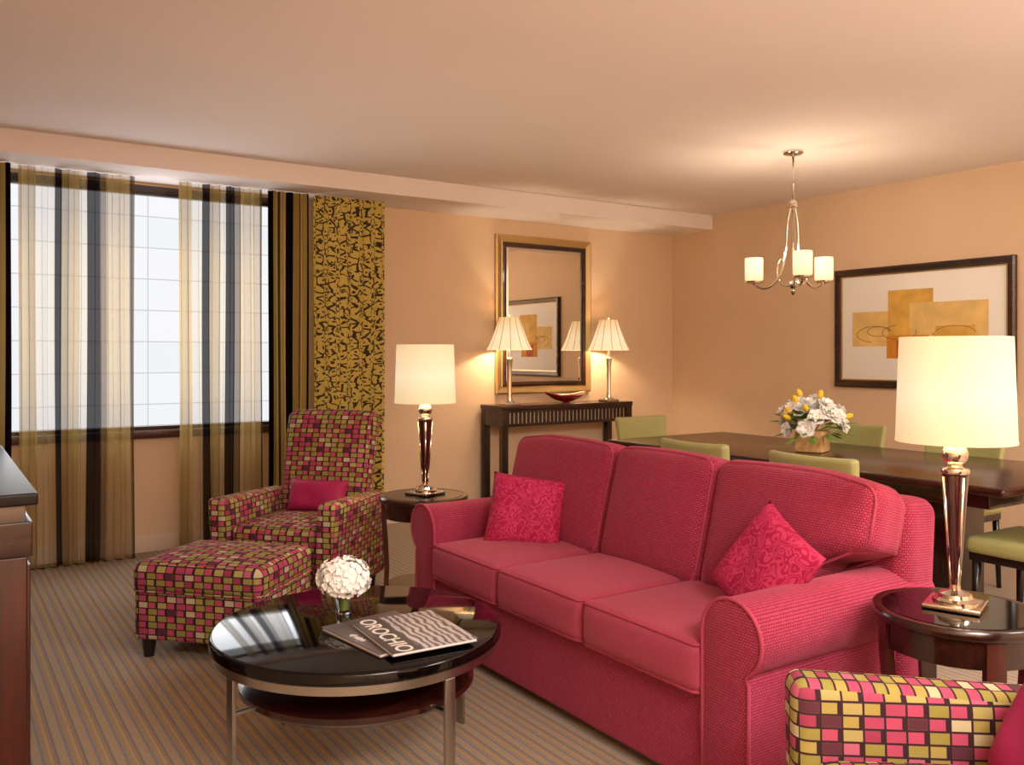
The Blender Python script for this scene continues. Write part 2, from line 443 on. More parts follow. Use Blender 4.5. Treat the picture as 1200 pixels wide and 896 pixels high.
def scroll_fabric():
    m, nt, b = newmat('scroll_pattern_drape')
    uv = nt.nodes.new('ShaderNodeUVMap'); uv.uv_map = 'UVMap'
    n = nt.nodes.new('ShaderNodeTexNoise'); n.inputs['Scale'].default_value = 14; n.inputs['Detail'].default_value = 0.0
    nt.links.new(uv.outputs['UV'], n.inputs['Vector'])
    sub = nt.nodes.new('ShaderNodeVectorMath'); sub.operation = 'SUBTRACT'; sub.inputs[1].default_value = (.5, .5, .5)
    nt.links.new(n.outputs['Color'], sub.inputs[0])
    sc = nt.nodes.new('ShaderNodeVectorMath'); sc.operation = 'SCALE'; sc.inputs['Scale'].default_value = 0.05
    nt.links.new(sub.outputs[0], sc.inputs[0])
    ad = nt.nodes.new('ShaderNodeVectorMath'); ad.operation = 'ADD'
    nt.links.new(uv.outputs['UV'], ad.inputs[0]); nt.links.new(sc.outputs[0], ad.inputs[1])
    ve = nt.nodes.new('ShaderNodeTexVoronoi'); ve.voronoi_dimensions = '2D'; ve.feature = 'DISTANCE_TO_EDGE'; ve.inputs['Scale'].default_value = 19
    vf = nt.nodes.new('ShaderNodeTexVoronoi'); vf.voronoi_dimensions = '2D'; vf.feature = 'F1'; vf.inputs['Scale'].default_value = 19
    nt.links.new(ad.outputs[0], ve.inputs['Vector']); nt.links.new(ad.outputs[0], vf.inputs['Vector'])
    a = math_node(nt, 'LESS_THAN', ve.outputs['Distance'], 0.10)
    n2 = nt.nodes.new('ShaderNodeTexNoise'); n2.inputs['Scale'].default_value = 30; n2.inputs['Detail'].default_value = 0
    nt.links.new(uv.outputs['UV'], n2.inputs['Vector'])
    a = math_node(nt, 'MULTIPLY', a, math_node(nt, 'GREATER_THAN', n2.outputs['Fac'], 0.40))
    c = math_node(nt, 'LESS_THAN', vf.outputs['Distance'], 0.13)
    d = math_node(nt, 'MAXIMUM', a, c)
    mx = nt.nodes.new('ShaderNodeMix'); mx.data_type = 'RGBA'
    nt.links.new(d, mx.inputs['Factor']); mx.inputs['A'].default_value = H('#D2BA5E'); mx.inputs['B'].default_value = H('#2E1E12')
    nt.links.new(mx.outputs['Result'], b.inputs['Base Color']); b.inputs['Roughness'].default_value = 0.6
    return m
M['scroll'] = scroll_fabric()

# ---------------------------------------------------------------- room shell
X0, X1, Y0, Y1, ZC = -0.42, 5.91, -2.2, 6.15, 2.56
floor = box2('floor', (X0-.1, Y0-.1, -0.1), (X1+.1, Y1+.1, 0.0), M['carpet'])
box2('ceiling', (X0-.1, Y0-.1, ZC), (X1+.1, Y1+.1, ZC+0.1), M['ceil'])
box2('wall_right', (X1, Y0-.1, 0), (X1+.1, Y1+.1, ZC), M['wall'])
box2('wall_left', (X0-.1, Y0-.1, 0), (X0, Y1+.1, ZC), M['wall'])
box2('wall_front', (X0, Y0-.1, 0), (X1, Y0, ZC), M['wall'])
WX0, WX1, WZ0, WZ1 = 0.30, 2.12, 0.78, 2.41
wb = empty('wall_back')
box2('pier_left', (X0, Y1, 0), (WX0, Y1+.2, ZC), M['wall'], wb)
box2('pier_right', (WX1, Y1, 0), (X1, Y1+.2, ZC), M['wall'], wb)
box2('spandrel', (WX0, Y1, 0), (WX1, Y1+.2, WZ0), M['wall'], wb)
box2('lintel', (WX0, Y1, WZ1), (WX1, Y1+.2, ZC), M['wall'], wb)
box2('trim_soffit', (X0, 5.63, 2.43), (X1, Y1, ZC), M['ceil'])
box2('baseboard_back', (X0, Y1-.015, 0), (X1, Y1, 0.11), M['trim'])
box2('baseboard_right', (X1-.015, Y0, 0), (X1, Y1-.015, 0.11), M['trim'])
box2('baseboard_left', (X0, Y0, 0), (X0+.015, Y1-.015, 0.11), M['trim'])

win = empty('window_1', ((WX0+WX1)/2, Y1, (WZ0+WZ1)/2))
ww, wh = WX1-WX0, WZ1-WZ0
frame_rect('frame', ww, wh, [(0, -0.12), (0, 0.012), (0.045, 0.012), (0.045, -0.10)], M['espresso'], win)
box('header', (ww, 0.05, 0.06), M['leg'], win, (0, 0.03, wh/2-0.03))
box('sill', (ww+0.06, 0.10, 0.05), M['cherry'], win, (0, 0.0, -wh/2-0.005))
def pane():  # emissive sheet, the daylight outside is put into its colour
    m = bpy.data.materials.new('glowing_window_pane'); m.use_nodes = True; nt = m.node_tree
    for n in list(nt.nodes): nt.nodes.remove(n)
    out = nt.nodes.new('ShaderNodeOutputMaterial'); em = nt.nodes.new('ShaderNodeEmission')
    tc = nt.nodes.new('ShaderNodeTexCoord'); 
    sp = nt.nodes.new('ShaderNodeSeparateXYZ'); cb = nt.nodes.new('ShaderNodeCombineXYZ')
    nt.links.new(tc.outputs['Object'], sp.inputs['Vector'])
    nt.links.new(sp.outputs['X'], cb.inputs['X']); nt.links.new(sp.outputs['Z'], cb.inputs['Y'])
    br = nt.nodes.new('ShaderNodeTexBrick'); br.inputs['Scale'].default_value = 1
    br.inputs['Brick Width'].default_value = 1.3; br.inputs['Row Height'].default_value = 0.21; br.offset = 0.0
    br.inputs['Mortar Size'].default_value = 0.005; br.inputs['Mortar Smooth'].default_value = 0.6
    br.inputs['Color1'].default_value = H('#F4F4F6'); br.inputs['Color2'].default_value = H('#ECEEF2'); br.inputs['Mortar'].default_value = H('#C8CAD0')
    nt.links.new(cb.outputs[0], br.inputs['Vector'])
    nt.links.new(br.outputs['Color'], em.inputs['Color']); em.inputs['Strength'].default_value = 0.95
    nt.links.new(em.outputs[0], out.inputs['Surface'])
    return m
M['pane'] = pane()
mk('glow_pane', [(-ww/2, .11, -wh/2), (ww/2, .11, -wh/2), (ww/2, .11, wh/2), (-ww/2, .11, wh/2)], [(0, 1, 2, 3)], M['pane'], win, smooth=False)
alight('daylight', (0, 0.09, -0.1), 22, (0.95, 0.96, 1.0), ww*0.9, wh*0.7, (-90, 0, 0), win)

def drape(name, part, x0, x1, y, waves, amp, mat, z0=0.012, z1=2.425, seed=1, fab=1.0, off=0.0):
    rnd = random.Random(seed)
    e = empty(name, ((x0+x1)/2, y, 0))
    nx = int(waves*12); nz = 14; V = []; F = []; UV = []
    ph = [rnd.uniform(-.5, .5) for _ in range(int(waves)+2)]
    am = [rnd.uniform(.65, 1.2) for _ in range(int(waves)+2)]
    for j in range(nz+1):
        s = j/nz; z = z0+(z1-z0)*s
        for i in range(nx+1):
            t = i/nx; w = t*waves; kk = int(w); f = w-kk
            a = am[kk]*(1-f)+am[kk+1]*f; p = ph[kk]*(1-f)+ph[kk+1]*f
            yy = amp*a*math.sin(2*math.pi*w+p*(1.2-s))*(1-0.25*s)
            xx = (x0+(x1-x0)*t)-(x0+x1)/2+0.25*amp*math.sin(4*math.pi*w+p)+0.01*math.sin(3*s+kk)*(1-s)
            V.append((xx, yy, z)); UV.append((off+t*(x1-x0)*fab, z))
    for j in range(nz):
        for i in range(nx):
            a = j*(nx+1)+i; F.append((a, a+1, a+nx+2, a+nx+1))
    mk(part, V, F, mat, e, uvs=UV)
    hem = [(v[0], v[1], z0+0.004) for v in V[:nx+1]]
    tube('hem', hem, 0.004, mat, e, seg=5)
    return e
drape('window_drape', 'striped_panel', -0.10, 0.39, 5.93, 6, 0.035, M['drape'], seed=3)
drape('sheer_curtain', 'sheer_panel', 0.425, 1.07, 5.95, 9, 0.035, M['sheer'], seed=5, fab=1.0, off=0.005)
drape('sheer_curtain', 'sheer_panel', 1.34, 1.885, 5.95, 8, 0.035, M['sheer'], seed=8, fab=1.15, off=0.02)
drape('window_drape', 'striped_panel', 1.92, 2.21, 5.93, 5, 0.030, M['drape'], seed=4, fab=1.1)
drape('patterned_drape', 'patterned_panel', 2.245, 2.79, 5.93, 6, 0.028, M['scroll'], seed=9, fab=1.15)

# ---------------------------------------------------------------- sofa
sofa = empty('sofa', (2.28, 2.60, 0))
softbox('base', (0.80, 1.72, 0.30), 0.02, M['sofa'], sofa, (-0.02, 0, 0.185))
softbox('back_frame', (0.20, 2.00, 0.80), 0.06, M['sofa'], sofa, (0.33, 0, 0.44), (0, 4, 0), n=6)
def arm_profile(sg):
    P = [(0, 0.035), (0, 0.30), (0, 0.515)]
    for a in range(170, -61, -10):
        P.append((0.108+0.108*math.cos(math.radians(a)), 0.515+0.108*math.sin(math.radians(a))))
    P += [(0.170, 0.40), (0.170, 0.20), (0.170, 0.035)]
    return [(sg*p[0], p[1]) for p in P]
for sg, nm in ((1, 'arm_far'), (-1, 'arm_near')):
    pr = arm_profile(sg)
    extrude(nm, pr, -0.44, 0.40, M['sofa'], sofa, (0, sg*0.805, 0), inset=0.012)
    pts = [Vector((-0.437, sg*0.805+p[0]*1.0, p[1])) for p in pr]
    tube('arm_piping', pts, 0.006, M['piping'], sofa, seg=8)
ys = [-0.805, -0.26, 0.275, 0.805]
for i in range(3):
    w = ys[i+1]-ys[i]-0.006; yc = (ys[i]+ys[i+1])/2
    sx, sz, r = 0.62, 0.155, 0.035
    softbox('seat_cushion', (sx, w, sz), r, M['sofaseat'], sofa, (-0.15, yc, 0.395), n=8, puff=(0.012, 0, 0.022))
    for zz in (1, -1):
        P = rrect(sx/2-r+r*.75, w/2-r+r*.75, 0.02, 0.395+zz*(sz/2-r+r*.75))
        P = [p+Vector((-0.15, yc, 0)) for p in P]
        tube('seat_piping', P, 0.0055, M['piping'], sofa, seg=7, closed=True)
yb = [-1.0, -0.325, 0.245, 0.99]
for i in range(3):
    w = yb[i+1]-yb[i]-0.006; yc = (yb[i]+yb[i+1])/2
    hh = 0.49; cut = 0.185
    def fn(q, u, i=i, w=w, hh=hh):
        s = max(0, min(1, (0.03-q.z)/0.07)); s = s*s*(3-2*s)
        if i == 0 and q.y < 0: q.y += cut*s*(-q.y/(w/2))
        if i == 2 and q.y > 0: q.y -= cut*s*(q.y/(w/2))
        q.z += 0.012*(1-u[1]**2)*max(0, u[2])
        if i == 0: q.z -= 0.035*max(0, -u[1]-0.4)*max(0, u[2])
        if i == 2: q.z -= 0.035*max(0, u[1]-0.4)*max(0, u[2])
        return q
    softbox('back_cushion', (0.18, w, hh), 0.055, M['sofa'], sofa, (0.155, yc, 0.665), (0, 14, 0), fn=fn, n=12, puff=(0.045, 0, 0))
    for xs in (-1, 1):
        r = 0.055
        P = rrect(w/2-r+r*.72, hh/2-r+r*.72, 0.05, 0, n=6)
        Q = []
        dense = []
        for a, b in zip(P, P[1:]+P[:1]):
            for k in range(6): dense.append(a.lerp(b, k/6))
        for p in dense:
            q = Vector((xs*(0.09-r+r*.72), p.x, p.y)); q = fn(q, (0, p.x/(w/2), p.y/(hh/2)))
            Q.append(q)
        tube('back_piping', Q, 0.0055, M['piping'], sofa, seg=7, closed=True, loc=(0.155, yc, 0.665), rot=(0, 14, 0))
for sx in (-0.36, 0.36):
    for sy in (-0.9, 0.9):
        box('foot', (0.06, 0.06, 0.05), M['leg'], sofa, (sx, sy, 0.025))

p1 = empty('throw_pillow', (2.18, 3.18, 0.605))
pillow('pillow_body', 0.345, 0.33, 0.12, M['damask'], p1, (0, 0, 0), (-0.62, -0.68, 0.35), roll=-6)
p2 = empty('throw_pillow', (2.17, 1.85, 0.63))
pillow('pillow_body', 0.335, 0.33, 0.12, M['damask'], p2, (0, 0, 0), (-0.86, 0.12, 0.45), roll=-24)

# ---------------------------------------------------------------- armchair
def armchair(loc, rz, scale=(1, 1, 1)):
    e = empty('armchair', loc, rz); e.scale = scale
    g = M['geo']
    softbox('seat_base', (0.60, 0.66, 0.24), 0.02, g, e, (0, 0.0, 0.20))
    softbox('seat_cushion', (0.53, 0.60, 0.13), 0.035, g, e, (0, -0.07, 0.375), puff=(0, 0.01, 0.02))
    def armfn(sg):
        def fn(q, u):
            q.x += sg*0.020*max(0, u[2])
            q.z += 0.015*max(0, u[2])*(-u[1])
            return q
        return fn
    for sg in (-1, 1):
        softbox('arm', (0.125, 0.74, 0.49), 0.035, g, e, (sg*0.325, -0.03, 0.325), fn=armfn(sg))
    def backfn(q, u):
        t = (u[2]+1)/2
        q.x *= 0.93+0.10*t
        q.y += 0.03*max(0, u[2]-0.5)**2*4
        q.z += 0.01*(1-u[0]**2)*max(0, u[2])
        return q
    softbox('backrest', (0.60, 0.15, 0.74), 0.05, g, e, (0, 0.33, 0.645), (-12, 0, 0), fn=backfn, n=10, puff=(0, 0.02, 0))
    for sx in (-1, 1):
        for y in (-0.33, 0.30):
            lathe('foot', [(0.028, 0.09), (0.018, 0.0)], M['leg'], e, (sx*0.31, y, 0), seg=12, closed=True)
    return e
ch1 = armchair((1.68, 4.58, 0), -48, (0.90, 0.90, 0.965))
pillow('lumbar_pillow', 0.40, 0.19, 0.11, M['magenta'], ch1, (0.02, 0.135, 0.535), (0, -0.95, 0.3))
ch2 = armchair((1.70, 0.78, 0), -128.5)
pillow('lumbar_pillow', 0.36, 0.26, 0.12, M['magenta'], ch2, (-0.06, 0.04, 0.545), (0, -0.90, 0.42))

ott = empty('ottoman', (1.10, 3.98, 0), -46)
softbox('ottoman_base', (0.59, 0.49, 0.22), 0.02, M['geo'], ott, (0, 0, 0.19))
softbox('ottoman_cushion', (0.61, 0.51, 0.13), 0.04, M['geo'], ott, (0, 0, 0.345), puff=(0, 0, 0.025), n=8)
tube('ottoman_piping', rrect(0.30, 0.25, 0.03, 0.292), 0.006, M['geo'], ott, closed=True)
for sx in (-1, 1):
    for sy in (-1, 1):
        lathe('foot', [(0.033, 0.085), (0.022, 0.0)], M['leg'], ott, (sx*0.25, sy*0.20, 0), seg=12, closed=True)

# ---------------------------------------------------------------- coffee table
ct = empty('coffee_table', (1.13, 2.59, 0), 12)
R = 0.452
lathe('glass_top', [(0.0, 0.45), (R-0.012, 0.45), (R-0.004, 0.447), (R, 0.44), (R, 0.418), (R-0.006, 0.412), (0, 0.412)], M['blackglass'], ct, seg=96)
lathe('metal_ring', [(R-0.03, 0.412), (R-0.012, 0.412), (R-0.012, 0.385), (R-0.03, 0.385), (R-0.03, 0.412)], M['steel'], ct, seg=96)
lathe('wood_underside', [(R-0.032, 0.411), (R-0.032, 0.395), (R-0.10, 0.375), (0, 0.375)], M['espresso'], ct, seg=64)
lathe('lower_shelf', [(0, 0.30), (0.345, 0.30), (0.365, 0.292), (0.365, 0.275), (0.34, 0.255), (0.25, 0.232), (0, 0.225)], M['espresso'], ct, seg=80)
for k in range(4):
    a = math.radians(90*k)
    rr = R-0.017
    box('leg_%d' % (k+1), (0.012, 0.036, 0.385), M['steel'], ct, (rr*math.cos(a), rr*math.sin(a), 0.1925), (0, 0, 90*k), r=0.002)
    box('strut', (0.10, 0.018, 0.010), M['steel'], ct, ((rr-0.05)*math.cos(a), (rr-0.05)*math.sin(a), 0.284), (0, 0, 90*k), r=0.002)

def magcover():
    m, nt, b = newmat('magazine_cover')
    tc = nt.nodes.new('ShaderNodeTexCoord'); sp = nt.nodes.new('ShaderNodeSeparateXYZ')
    nt.links.new(tc.outputs['Object'], sp.inputs['Vector'])
    w = nt.nodes.new('ShaderNodeTexWave'); w.inputs['Scale'].default_value = 14; w.inputs['Distortion'].default_value = 5
    w.inputs['Detail'].default_value = 1; w.inputs['Detail Scale'].default_value = 1.2
    nt.links.new(tc.outputs['Object'], w.inputs['Vector'])
    r = ramp(nt, [(0, '#4A484E'), (0.45, '#8E8A90'), (0.7, '#BCB8BC')], False); nt.links.new(w.outputs['Fac'], r.inputs['Fac'])
    gt = math_node(nt, 'GREATER_THAN', sp.outputs['X'], -0.045)
    mx = nt.nodes.new('ShaderNodeMix'); mx.data_type = 'RGBA'
    nt.links.new(gt, mx.inputs['Factor']); mx.inputs['A'].default_value = H('#4A4648'); nt.links.new(r.outputs['Color'], mx.inputs['B'])
    nt.links.new(mx.outputs['Result'], b.inputs['Base Color']); b.inputs['Roughness'].default_value = 0.35
    return m
M['mag'] = magcover(); M['paper'] = pbr('paper', '#E8E4DE', 0.7); M['magdark'] = pbr('magazine_back_cover', '#5A5256', 0.3)
def magazine(loc, rz, title, cover='mag', size=0.075):
    e = empty('magazine', loc, rz)
    box('pages', (0.262, 0.322, 0.008), M['paper'], e, (0, 0, 0.0045), r=0.001)
    box('cover', (0.268, 0.33, 0.0016), M[cover], e, (0, 0, 0.0095), r=0.0005)
    box('back_cover', (0.268, 0.33, 0.001), M['magdark'], e, (0, 0, 0.0005), r=0.0004)
    cu = bpy.data.curves.new('title', 'FONT'); cu.body = title; cu.size = size; cu.align_x = 'CENTER'; cu.extrude = 0.0002
    cu.offset = 0.0010
    t = bpy.data.objects.new('title_tmp', cu); COL.objects.link(t)
    dg = bpy.context.evaluated_depsgraph_get(); me = bpy.data.meshes.new_from_object(t.evaluated_get(dg))
    bpy.data.objects.remove(t)
    me.materials.clear(); me.materials.append(M['paper'])
    o = bpy.data.objects.new('title', me); COL.objects.link(o); o.parent = e
    o.location = (-0.112, 0, 0.0106); o.rotation_euler = (0, 0, math.radians(-90))
    return e
magazine((1.155, 2.43, 0.4505), 8, 'design', 'magdark', 0.03)
magazine((1.205, 2.36, 0.462), -3, 'OROCHIO', 'mag', 0.07)

class Acc:
    def __init__(s): s.V = []; s.F = []; s.M = []
    def add(s, V, F, mi):
        o = len(s.V); s.V += [tuple(v) for v in V]; s.F += [tuple(i+o for i in f) for f in F]; s.M += [mi]*len(F)
    def sphere(s, c, r, mi, seg=10, rings=6, sc=(1, 1, 1), q=None):
        V = []; F = []
        for i in range(rings+1):
            th = math.pi*i/rings
            for k in range(seg):
                a = 2*math.pi*k/seg
                v = Vector((r*sc[0]*math.sin(th)*math.cos(a), r*sc[1]*math.sin(th)*math.sin(a), r*sc[2]*math.cos(th)))
                if q: v = q @ v
                V.append(Vector(c)+v)
        for i in range(rings):
            for k in range(seg):
                k2 = (k+1) % seg; F.append((i*seg+k, i*seg+k2, (i+1)*seg+k2, (i+1)*seg+k))
        s.add(V, F, mi)
    def petal(s, c, d, up, L, W, mi, curl=0.3):
        d = d.normalized(); n = up.normalized(); sd = d.cross(n).normalized()
        V = [c, c+d*L*.35+sd*W*.5+n*curl*L*.1, c+d*L*.8+sd*W*.45+n*curl*L*.4, c+d*L+n*curl*L*.5, c+d*L*.8-sd*W*.45+n*curl*L*.4, c+d*L*.35-sd*W*.5+n*curl*L*.1, c+d*L*.55+n*curl*L*.05]
        F = [(0, 1, 6), (1, 2, 6), (2, 3, 6), (3, 4, 6), (4, 5, 6), (5, 0, 6)]
        s.add(V, F, mi)
def fib(n):
    for i in range(n):
        z = 1-2*(i+.5)/n; r = math.sqrt(1-z*z); a = i*2.39996
        yield Vector((r*math.cos(a), r*math.sin(a), z))
M['white'] = pbr('white_petal', '#FCFAF6', 0.6); M['yellow'] = pbr('yellow_petal', '#F2CA2A', 0.5)
M['leafg'] = pbr('leaf_green', '#6E8C34', 0.5); M['stem'] = pbr('stem_green', '#7D8F3C', 0.5)
M['glass'] = pbr('clear_glass', '#FFFFFF', 0.02, trans=1.0); M['cork'] = wood('blond_wood', '#C79A5C', '#E2BE86', 0.4, 0.1)
fv = empty('hydrangea_vase', (1.13, 2.71, 0.45))
acc = Acc(); rnd = random.Random(2)
C = Vector((0, 0, 0.115))
acc.sphere(C, 0.059, 0, 16, 10, (1.1, 1.1, 0.85))
for n in fib(190):
    if n.z < -0.75: continue
    rr = 0.070*(1+rnd.uniform(-.12, .16)); c = C+Vector((n.x*rr*1.12, n.y*rr*1.12, n.z*rr*0.85))
    t = n.orthogonal().normalized(); t = Quaternion(n, rnd.uniform(0, 6)) @ t
    for k in range(4):
        d = Quaternion(n, k*math.pi/2) @ t
        acc.petal(c, d, n, 0.015, 0.014, 0, 0.5)
mk('hydrangea_bloom', acc.V, acc.F, [M['white']], fv, fm=acc.M, smooth=False)
lathe('glass_vase', [(0.024, 0.0), (0.026, 0.002), (0.024, 0.02), (0.028, 0.06), (0.032, 0.068), (0.029, 0.068), (0.025, 0.058), (0.021, 0.02), (0.020, 0.008), (0.0, 0.007)], M['glass'], fv, seg=32)
lathe('stems', [(0.0, 0.008), (0.015, 0.01), (0.018, 0.05), (0.02, 0.075)], M['stem'], fv, seg=12)

# ---------------------------------------------------------------- side tables + lamps
def side_table(loc, rz):
    e = empty('side_table', loc, rz); Rr = 0.222
    lathe('table_top', [(0, 0.60), (Rr-0.03, 0.60), (Rr-0.026, 0.602), (Rr-0.006, 0.602), (Rr, 0.594), (Rr, 0.582), (Rr-0.006, 0.574), (Rr-0.02, 0.57), (0, 0.57)], M['espresso'], e, seg=72)
    lathe('glass_inset', [(0, 0.6025), (Rr-0.03, 0.6025), (Rr-0.03, 0.600)], M['blackglass'], e, seg=72)
    lathe('apron', [(Rr-0.022, 0.571), (Rr-0.022, 0.50), (Rr-0.035, 0.495), (Rr-0.035, 0.571)], M['espresso'], e, seg=64)
    for k in range(4):
        a = 90*k+45
        V = []; F = []
        prof = [(0.0, 0.57, 0.05), (0.0, 0.48, 0.05), (-0.008, 0.38, 0.044), (-0.014, 0.25, 0.038), (-0.008, 0.12, 0.035), (0.012, 0.0, 0.035)]
        for (dr, z, w) in prof:
            r1 = Rr-0.016+dr; r0 = r1-0.024
            for (r, y) in ((r0, -w/2), (r1, -w/2), (r1, w/2), (r0, w/2)):
                ca, sa = math.cos(math.radians(a)), math.sin(math.radians(a))
                V.append((r*ca-y*sa, r*sa+y*ca, z))
        for i in range(len(prof)-1):
            for q in range(4):
                q2 = (q+1) % 4; F.append((i*4+q, i*4+q2, (i+1)*4+q2, (i+1)*4+q))
        F.append((0, 1, 2, 3)); b = (len(prof)-1)*4; F.append((b+3, b+2, b+1, b))
        mk('leg_%d' % (k+1), V, F, M['cherry'], e, smooth=False)
    lathe('shelf', [(0, 0.17), (Rr-0.045, 0.17), (Rr-0.04, 0.165), (Rr-0.045, 0.155), (0, 0.155)], M['espresso'], e, seg=48)
    return e
side_table((2.04, 3.88, 0), 18)
side_table((2.355, 1.335, 0), 10)

def table_lamp(loc, rz=0, power=9):
    e = empty('table_lamp', loc, rz)
    box('base_plate', (0.145, 0.145, 0.014), M['chrome'], e, (0, 0, 0.007), r=0.004)
    lathe('base_dome', [(0.058, 0.014), (0.058, 0.022), (0.045, 0.028), (0.042, 0.038), (0.022, 0.044), (0.014, 0.05), (0.013, 0.062)], M['chrome'], e, seg=40)
    lathe('lacquer_column', [(0.012, 0.06), (0.014, 0.09), (0.034, 0.355), (0.035, 0.365), (0.02, 0.37)], M['burg'], e, seg=24, auto=30)
    for k in range(4):
        a = math.radians(90*k+45)
        tube('chrome_inlay', [(0.0125*math.cos(a), 0.0125*math.sin(a), 0.06), (0.0355*math.cos(a), 0.0355*math.sin(a), 0.36)], 0.004, M['chrome'], e, seg=8)
    lathe('collar', [(0.0, 0.368), (0.036, 0.368), (0.038, 0.374), (0.036, 0.382), (0.020, 0.386), (0.018, 0.392), (0, 0.392)], M['chrome'], e, seg=40)
    lathe('ball', [(0.034*math.sin(t), 0.421-0.034*math.cos(t)) for t in [math.pi*i/14 for i in range(15)]], M['chrome'], e, seg=32)
    lathe('neck', [(0.010, 0.45), (0.010, 0.55), (0.018, 0.552), (0.018, 0.60), (0, 0.60)], M['chrome'], e, seg=20)
    lathe('shade', [(0.152, 0.455), (0.1525, 0.457), (0.143, 0.744), (0.1425, 0.745)], M['shade'], e, seg=72)
    lathe('shade_trim', [(0.1535, 0.455), (0.1535, 0.462)], M['shade'], e, seg=72)
    for k in range(3):
        a = math.radians(120*k)
        tube('spider', [(0, 0, 0.70), (0.142*math.cos(a), 0.142*math.sin(a), 0.735)], 0.002, M['chrome'], e, seg=6)
    plight('bulb', (0, 0, 0.63), power, (1.0, 0.82, 0.60), 0.035, e)
    return e
table_lamp((2.055, 3.89, 0.603), 20, 11)
table_lamp((2.36, 1.345, 0.603), 20, 9)

# ---------------------------------------------------------------- console, mirror
con = empty('console_table', (4.425, 5.965, 0))
CW, CD, CZ = 1.36, 0.33, 0.89
box('table_top', (CW, CD, 0.035), M['espresso'], con, (0, 0, CZ-0.0175), r=0.005)
for y in (-CD/2+0.02, CD/2-0.02):
    box('rail_top', (CW-0.04, 0.02, 0.018), M['espresso'], con, (0, y, CZ-0.045), r=0.002)
    box('rail_bottom', (CW-0.04, 0.02, 0.022), M['espresso'], con, (0, y, CZ-0.155), r=0.002)
for x in (-CW/2+0.02, CW/2-0.02):
    box('side_rail', (0.02, CD-0.05, 0.13), M['espresso'], con, (x, 0, CZ-0.1), r=0.002)
n = 32
for i in range(n):
    x = -CW/2+0.07+(CW-0.14)*i/(n-1)
    box2('slat', (x-0.010, -CD/2+0.014, CZ-0.147), (x+0.010, -CD/2+0.026, CZ-0.05), M['espresso'], con)
M['apronback'] = pbr('apron_panel', '#D8C4A4', 0.5)
box('apron_panel', (CW-0.10, 0.008, 0.12), M['apronback'], con, (0, -CD/2+0.034, CZ-0.1), r=0.001)
for x in (-CW/2+0.035, CW/2-0.035):
    for y in (-CD/2+0.03, CD/2-0.03):
        box('leg', (0.055, 0.055, CZ-0.03), M['espresso'], con, (x, y, (CZ-0.03)/2), r=0.003)
box('stretcher', (CW-0.1, 0.03, 0.03), M['espresso'], con, (0, CD/2-0.03, 0.12), r=0.003)

mir = empty('wall_mirror', (4.395, Y1, 1.635))
frame_rect('outer_frame', 1.0, 1.33, [(0, 0.001), (0, 0.03), (0.01, 0.036), (0.055, 0.024), (0.062, 0.028)], M['gold'], mir)
frame_rect('inner_frame', 0.876, 1.206, [(0, 0.018), (0, 0.034), (0.012, 0.038), (0.035, 0.036), (0.04, 0.02)], M['framewood'], mir)
w, h = 0.80, 1.13
frame_rect('bevel', w, h, [(0, 0.020), (0.025, 0.0235)], M['mirror'], mir)
mk('glass', [(-w/2+.025, -.0235, -h/2+.025), (w/2-.025, -.0235, -h/2+.025), (w/2-.025, -.0235, h/2-.025), (-w/2+.025, -.0235, h/2-.025)], [(0, 1, 2, 3)], M['mirror'], mir, smooth=False)

def console_lamp(loc):
    e = empty('console_lamp', loc)
    box('base_plate', (0.13, 0.13, 0.02), M['chrome'], e, (0, 0, 0.01), r=0.004)
    lathe('base_step', [(0.045, 0.02), (0.042, 0.03), (0.026, 0.036), (0.024, 0.05)], M['chrome'], e)
    lathe('column', [(0.02, 0.05), (0.018, 0.07), (0.020, 0.30), (0.026, 0.36), (0.028, 0.375), (0.012, 0.385), (0.010, 0.44)], M['chrome'], e, seg=24, fn=lambda v, a: Vector((v.x*(1+0.05*math.cos(8*a)), v.y*(1+0.05*math.cos(8*a)), v.z)))
    prof = []
    for i in range(9):
        t = i/8; prof.append((0.185-0.105*(t**0.8), 0.445+0.265*t))
    lathe('shade', prof, M['shade2'], e, seg=96, fn=lambda v, a: Vector((v.x*(1+0.012*math.cos(12*a)), v.y*(1+0.012*math.cos(12*a)), v.z)))
    for k in range(12):
        a = 2*math.pi*k/12
        tube('shade_rib', [((p[0]+0.003)*math.cos(a), (p[0]+0.003)*math.sin(a), p[1]) for p in prof], 0.0022, M['gold'], e, seg=5)
    lathe('finial', [(0.0, 0.735), (0.008, 0.728), (0.004, 0.715), (0.0, 0.70)], M['chrome'], e, seg=12)
    plight('bulb', (0, 0, 0.56), 12, (1.0, 0.81, 0.58), 0.03, e)
console_lamp((3.90, 5.93, CZ)); console_lamp((4.94, 5.93, CZ))

bowl = empty('glass_bowl', (4.45, 5.90, CZ))
V = []; F = []; nu, nv = 32, 10
M['redglass'] = pbr('ruby_glass', '#8A1018', 0.08, coat=1.0)
for s in (0, 1):
    for i in range(nv+1):
        t = i/nv
        for k in range(nu):
            a = 2*math.pi*k/nu
            rx = 0.215*t; ry = 0.085*t
            z = 0.010+0.055*t*t+0.03*(t**2)*abs(math.cos(a))**3+0.006*s
            V.append((rx*math.cos(a), ry*math.sin(a), z))
for s in (0, 1):
    o = s*(nv+1)*nu
    for i in range(nv):
        for k in range(nu):
            k2 = (k+1) % nu; F.append((o+i*nu+k, o+i*nu+k2, o+(i+1)*nu+k2, o+(i+1)*nu+k))
o1 = nv*nu; o2 = (nv+1)*nu+nv*nu
for k in range(nu):
    k2 = (k+1) % nu; F.append((o1+k, o1+k2, o2+k2, o2+k))
mk('bowl_body', V, F, M['redglass'], bowl)
lathe('foot', [(0.035, 0.0), (0.035, 0.008), (0.02, 0.014), (0, 0.014)], M['redglass'], bowl, seg=24)

